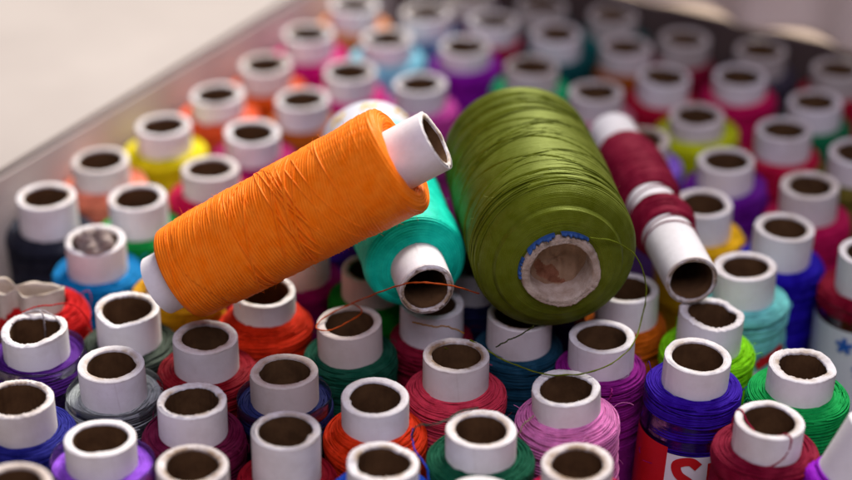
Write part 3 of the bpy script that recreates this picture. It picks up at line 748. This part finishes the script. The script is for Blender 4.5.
# --- orange spool lying across, right end raised on the teal one
rng = np.random.default_rng(24)
A = un(157, 286, .0115); B = un(436, 140, .0620); Ln = (B-A).length
root = empty('fallen_spool', frame(A, B), 'orange thread spool lying slanted across the pile with its right end raised', 'thread spool', LG)
ot, it_ = tube_mesh(rng, Ln-.0006, ro=.0095, ri=.0074, nv=96, ragged=.7)
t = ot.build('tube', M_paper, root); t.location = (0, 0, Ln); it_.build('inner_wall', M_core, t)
k0, k1 = .085*Ln, .885*Ln
key = [(.0092, k0+.0012), (.0110, k0+.0004)]+arc(.0128, k0+.0020, .0018, -PI/2, 0)+[(.0150, k0+.010), (.0156, Ln*.35), (.0157, Ln*.6), (.0162, k1-.012), (.0164, k1-.006)]+arc(.0150, k1-.0022, .0014, 0, PI/2)+[(.0125, k1-.0005), (.0105, k1-.002), (.0092, k1-.0030)]
Mi = root.matrix_world.inverted().to_3x3(); fl = Mi @ Vector((-.1, -.75, .65)); FA = math.atan2(fl.y, fl.x)
ex = []
for _ in range(16):   # a fan of slanted strands over the middle
    z = rng.uniform(.040, .066); ex.append((z, rng.uniform(.006, .016)*rng.choice([1, 1, 1, -1]), FA+rng.uniform(-2.2, -.6), FA+rng.uniform(.6, 2.2), .00032, .00045))
for _ in range(22):
    z = rng.uniform(k0+.004, k1-.010); ex.append((z, rng.uniform(-.006, .006), FA+rng.uniform(-3, 0), FA+rng.uniform(0, 3), .00024, .00022))
for z in np.linspace(k0+.020, k0+.026, 5): ex.append((z, .002, FA-2.5, FA+2.5, .00026, .0004))
body(rng, key, .00092, .00044, [(2, 1, 1), (22, lambda z, t: (z > .047+.010*np.sin(t-FA+1.2)) & (z < .085), 1), (-12, lambda z, t: z > .068+.006*np.sin(t-FA+.4), 1), (9, lambda z, t: (z > .018+.003*np.sin(2*t)) & (z < .031+.004*np.cos(t-FA)), 1)], 220, extra=ex, hairs=420, wav=.16, power=.8).build('thread', thread_mat('#ff8410', .5, .08, .35, .90, .97), root)

# --- white spool leaning in the bottom right corner, close to the camera
rng = np.random.default_rng(25)
tp = un(884, 432, .004); ax = Vector((.46, .06, 1)).normalized(); Ln = .060
root = empty('thread_spool', frame(tp-ax*Ln, tp), 'white tube spool with bright purple thread leaning out of the bottom right corner', 'thread spool', GROUP)
ot, it_ = tube_mesh(rng, Ln, ro=.0105, ri=.0080, nv=96, ragged=1.6)
t = ot.build('tube', M_paper, root); t.location = (0, 0, Ln); it_.build('inner_wall', M_core, t)
o = wound(rng, thread_profile(.0128, .018, -.050, .001, .003, .0009, rt=.0105), 120, .0009, .00022, 2, .4, 8).build('thread', thread_mat('#a01cc8'), root); o.location = (0, 0, Ln)

# ------------------------------------------------------------------ loose strands
def loose(label, col, pts, r=.00022, world=False):
    """pts: (x, y in the photograph, height over the tube tops)"""
    c = bez(pts if world else [un(x, y, z) for x, y, z in pts], 90)
    g = np.random.default_rng(len(label)); q = np.cumsum(g.normal(0, .00006, c.shape), axis=0)
    q -= np.linspace(0, 1, len(q))[:, None]*q[-1]; q -= np.apply_along_axis(lambda v: np.convolve(v, np.ones(31)/31, 'same'), 0, q)
    c = c+q+g.normal(0, .000025, c.shape); r = r*(1+.18*np.sin(np.arange(len(c))*1.9)+g.normal(0, .08, len(c)))
    o = MB().strand(c, r, 6).build('loose_strand', thread_mat(col), None)
    tag(o, label, 'thread')
loose('orange strand running from the teal tube end to a loop on the dark green spool', '#c85a1c',
      [(479, 293, .012), (455, 287, .022), (427, 283, .0262), (404, 284, .0245), (380, 292, .014), (354, 303, .004), (330, 314, .0018), (318, 323, .0010), (317, 329, .0006), (328, 330, .0006), (345, 324, .0008), (362, 312, .0014), (352, 302, .0030)])
loose('olive green strand hanging from the big olive spool down to the pink tube', '#74800f',
      [(590, 238, .036), (610, 240, .034), (630, 250, .028), (641, 266, .022), (646, 290, .012), (642, 318, .004), (634, 342, .0015), (615, 362, .0015), (590, 372, .0015), (566, 375, .0008), (545, 374, .001), (522, 367, .000), (497, 357, .000), (470, 340, .002)])
loose('dark olive strand sticking out below the big olive spool', '#3a4010', [(534, 326, .004), (522, 334, .0035), (505, 342, .003), (496, 347, .001)])
loose('dark green strand across the rim of the bottle green spool', '#24584a',
      [(412, 440, -.010), (414, 430, -.004), (421, 425, -.001), (436, 424, .0012), (448, 420, .0008), (458, 412, .0008), (470, 409, .0006), (478, 408, -.001)])
loose('blue strand curling down beside the royal blue spool', '#2850c8', [(413, 428, -.006), (412, 440, -.009), (418, 455, -.010), (426, 466, -.010), (429, 480, -.012)])
RC = un(770, 420)
def rp_(a, z, r=.0104): return (RC.x+r*math.cos(math.radians(a)), RC.y+r*math.sin(math.radians(a)), TOP+z)
loose('dark red strand looped over the tube of the dark rose spool', '#b02c4a', [rp_(165, -.006), rp_(160, -.001), rp_(155, .0009, .0088), rp_(175, -.0010, .0062), rp_(230, -.0035, .0045), rp_(285, -.0012, .0065), rp_(292, .0009, .0088), rp_(296, .0002, .0105), rp_(294, -.0035), rp_(286, -.0062), rp_(270, -.0085), rp_(250, -.0092), rp_(228, -.0096, .0110), rp_(215, -.0100, .0122)], .00026, True)
loose('red strand arching above the pinched grey tube at the left', '#d4122a',
      [(18, 314, .000), (32, 308, .002), (50, 305, .0025), (68, 304, .002), (80, 309, .000), (88, 320, -.006), (92, 332, -.010)])
loose('white strand hanging over the rim of the plum purple spool', '#d8d0d0',
      [(12, 324, .001), (22, 315, .0008), (32, 311, .0016), (40, 312, .0030), (44, 318, .001), (45, 328, -.003), (45, 338, -.008)], .00026)
loose('white thread wisp lying along the plum spool rim', '#d8d0d0', [(26, 311, .0010), (36, 309, .0016), (46, 312, .0012), (54, 316, .0012), (58, 321, .0004)], .00020)
loose('thin orange strand curled in front of the dark blue spool', '#b4581e',
      [(2, 428, -.007), (10, 435, -.008), (19, 441, -.009), (28, 437, -.009), (38, 435, -.010), (48, 440, -.010), (52, 446, -.012)])
loose('orange strand dropping beside the curl at the dark blue spool', '#b4581e', [(19, 441, -.009), (20, 450, -.011), (24, 460, -.012), (40, 462, -.014)])
loose('beige strand leaning between the bottle green and candy pink spools', '#c8b49a', [(534, 416, -.007), (528, 420, -.006), (522, 427, -.008), (517, 437, -.012)])
loose('pink strand standing off the orchid purple spool', '#d048a8', [(608, 400, -.014), (611, 396, -.012), (612, 391, -.010), (610, 386, -.012)])
loose('ochre strand in the gap below the teal spool', '#a8781e', [(412, 322, .002), (430, 326, .001), (448, 327, .001), (464, 333, .000)])
loose('olive strand tangled inside the tube of the coral red spool', '#6a6a20', [(446, 349, -.001), (452, 352, -.002), (460, 353, -.003), (466, 356, -.006), (462, 359, -.009), (455, 355, -.006), (449, 350, -.001), (444, 347, .0006)])
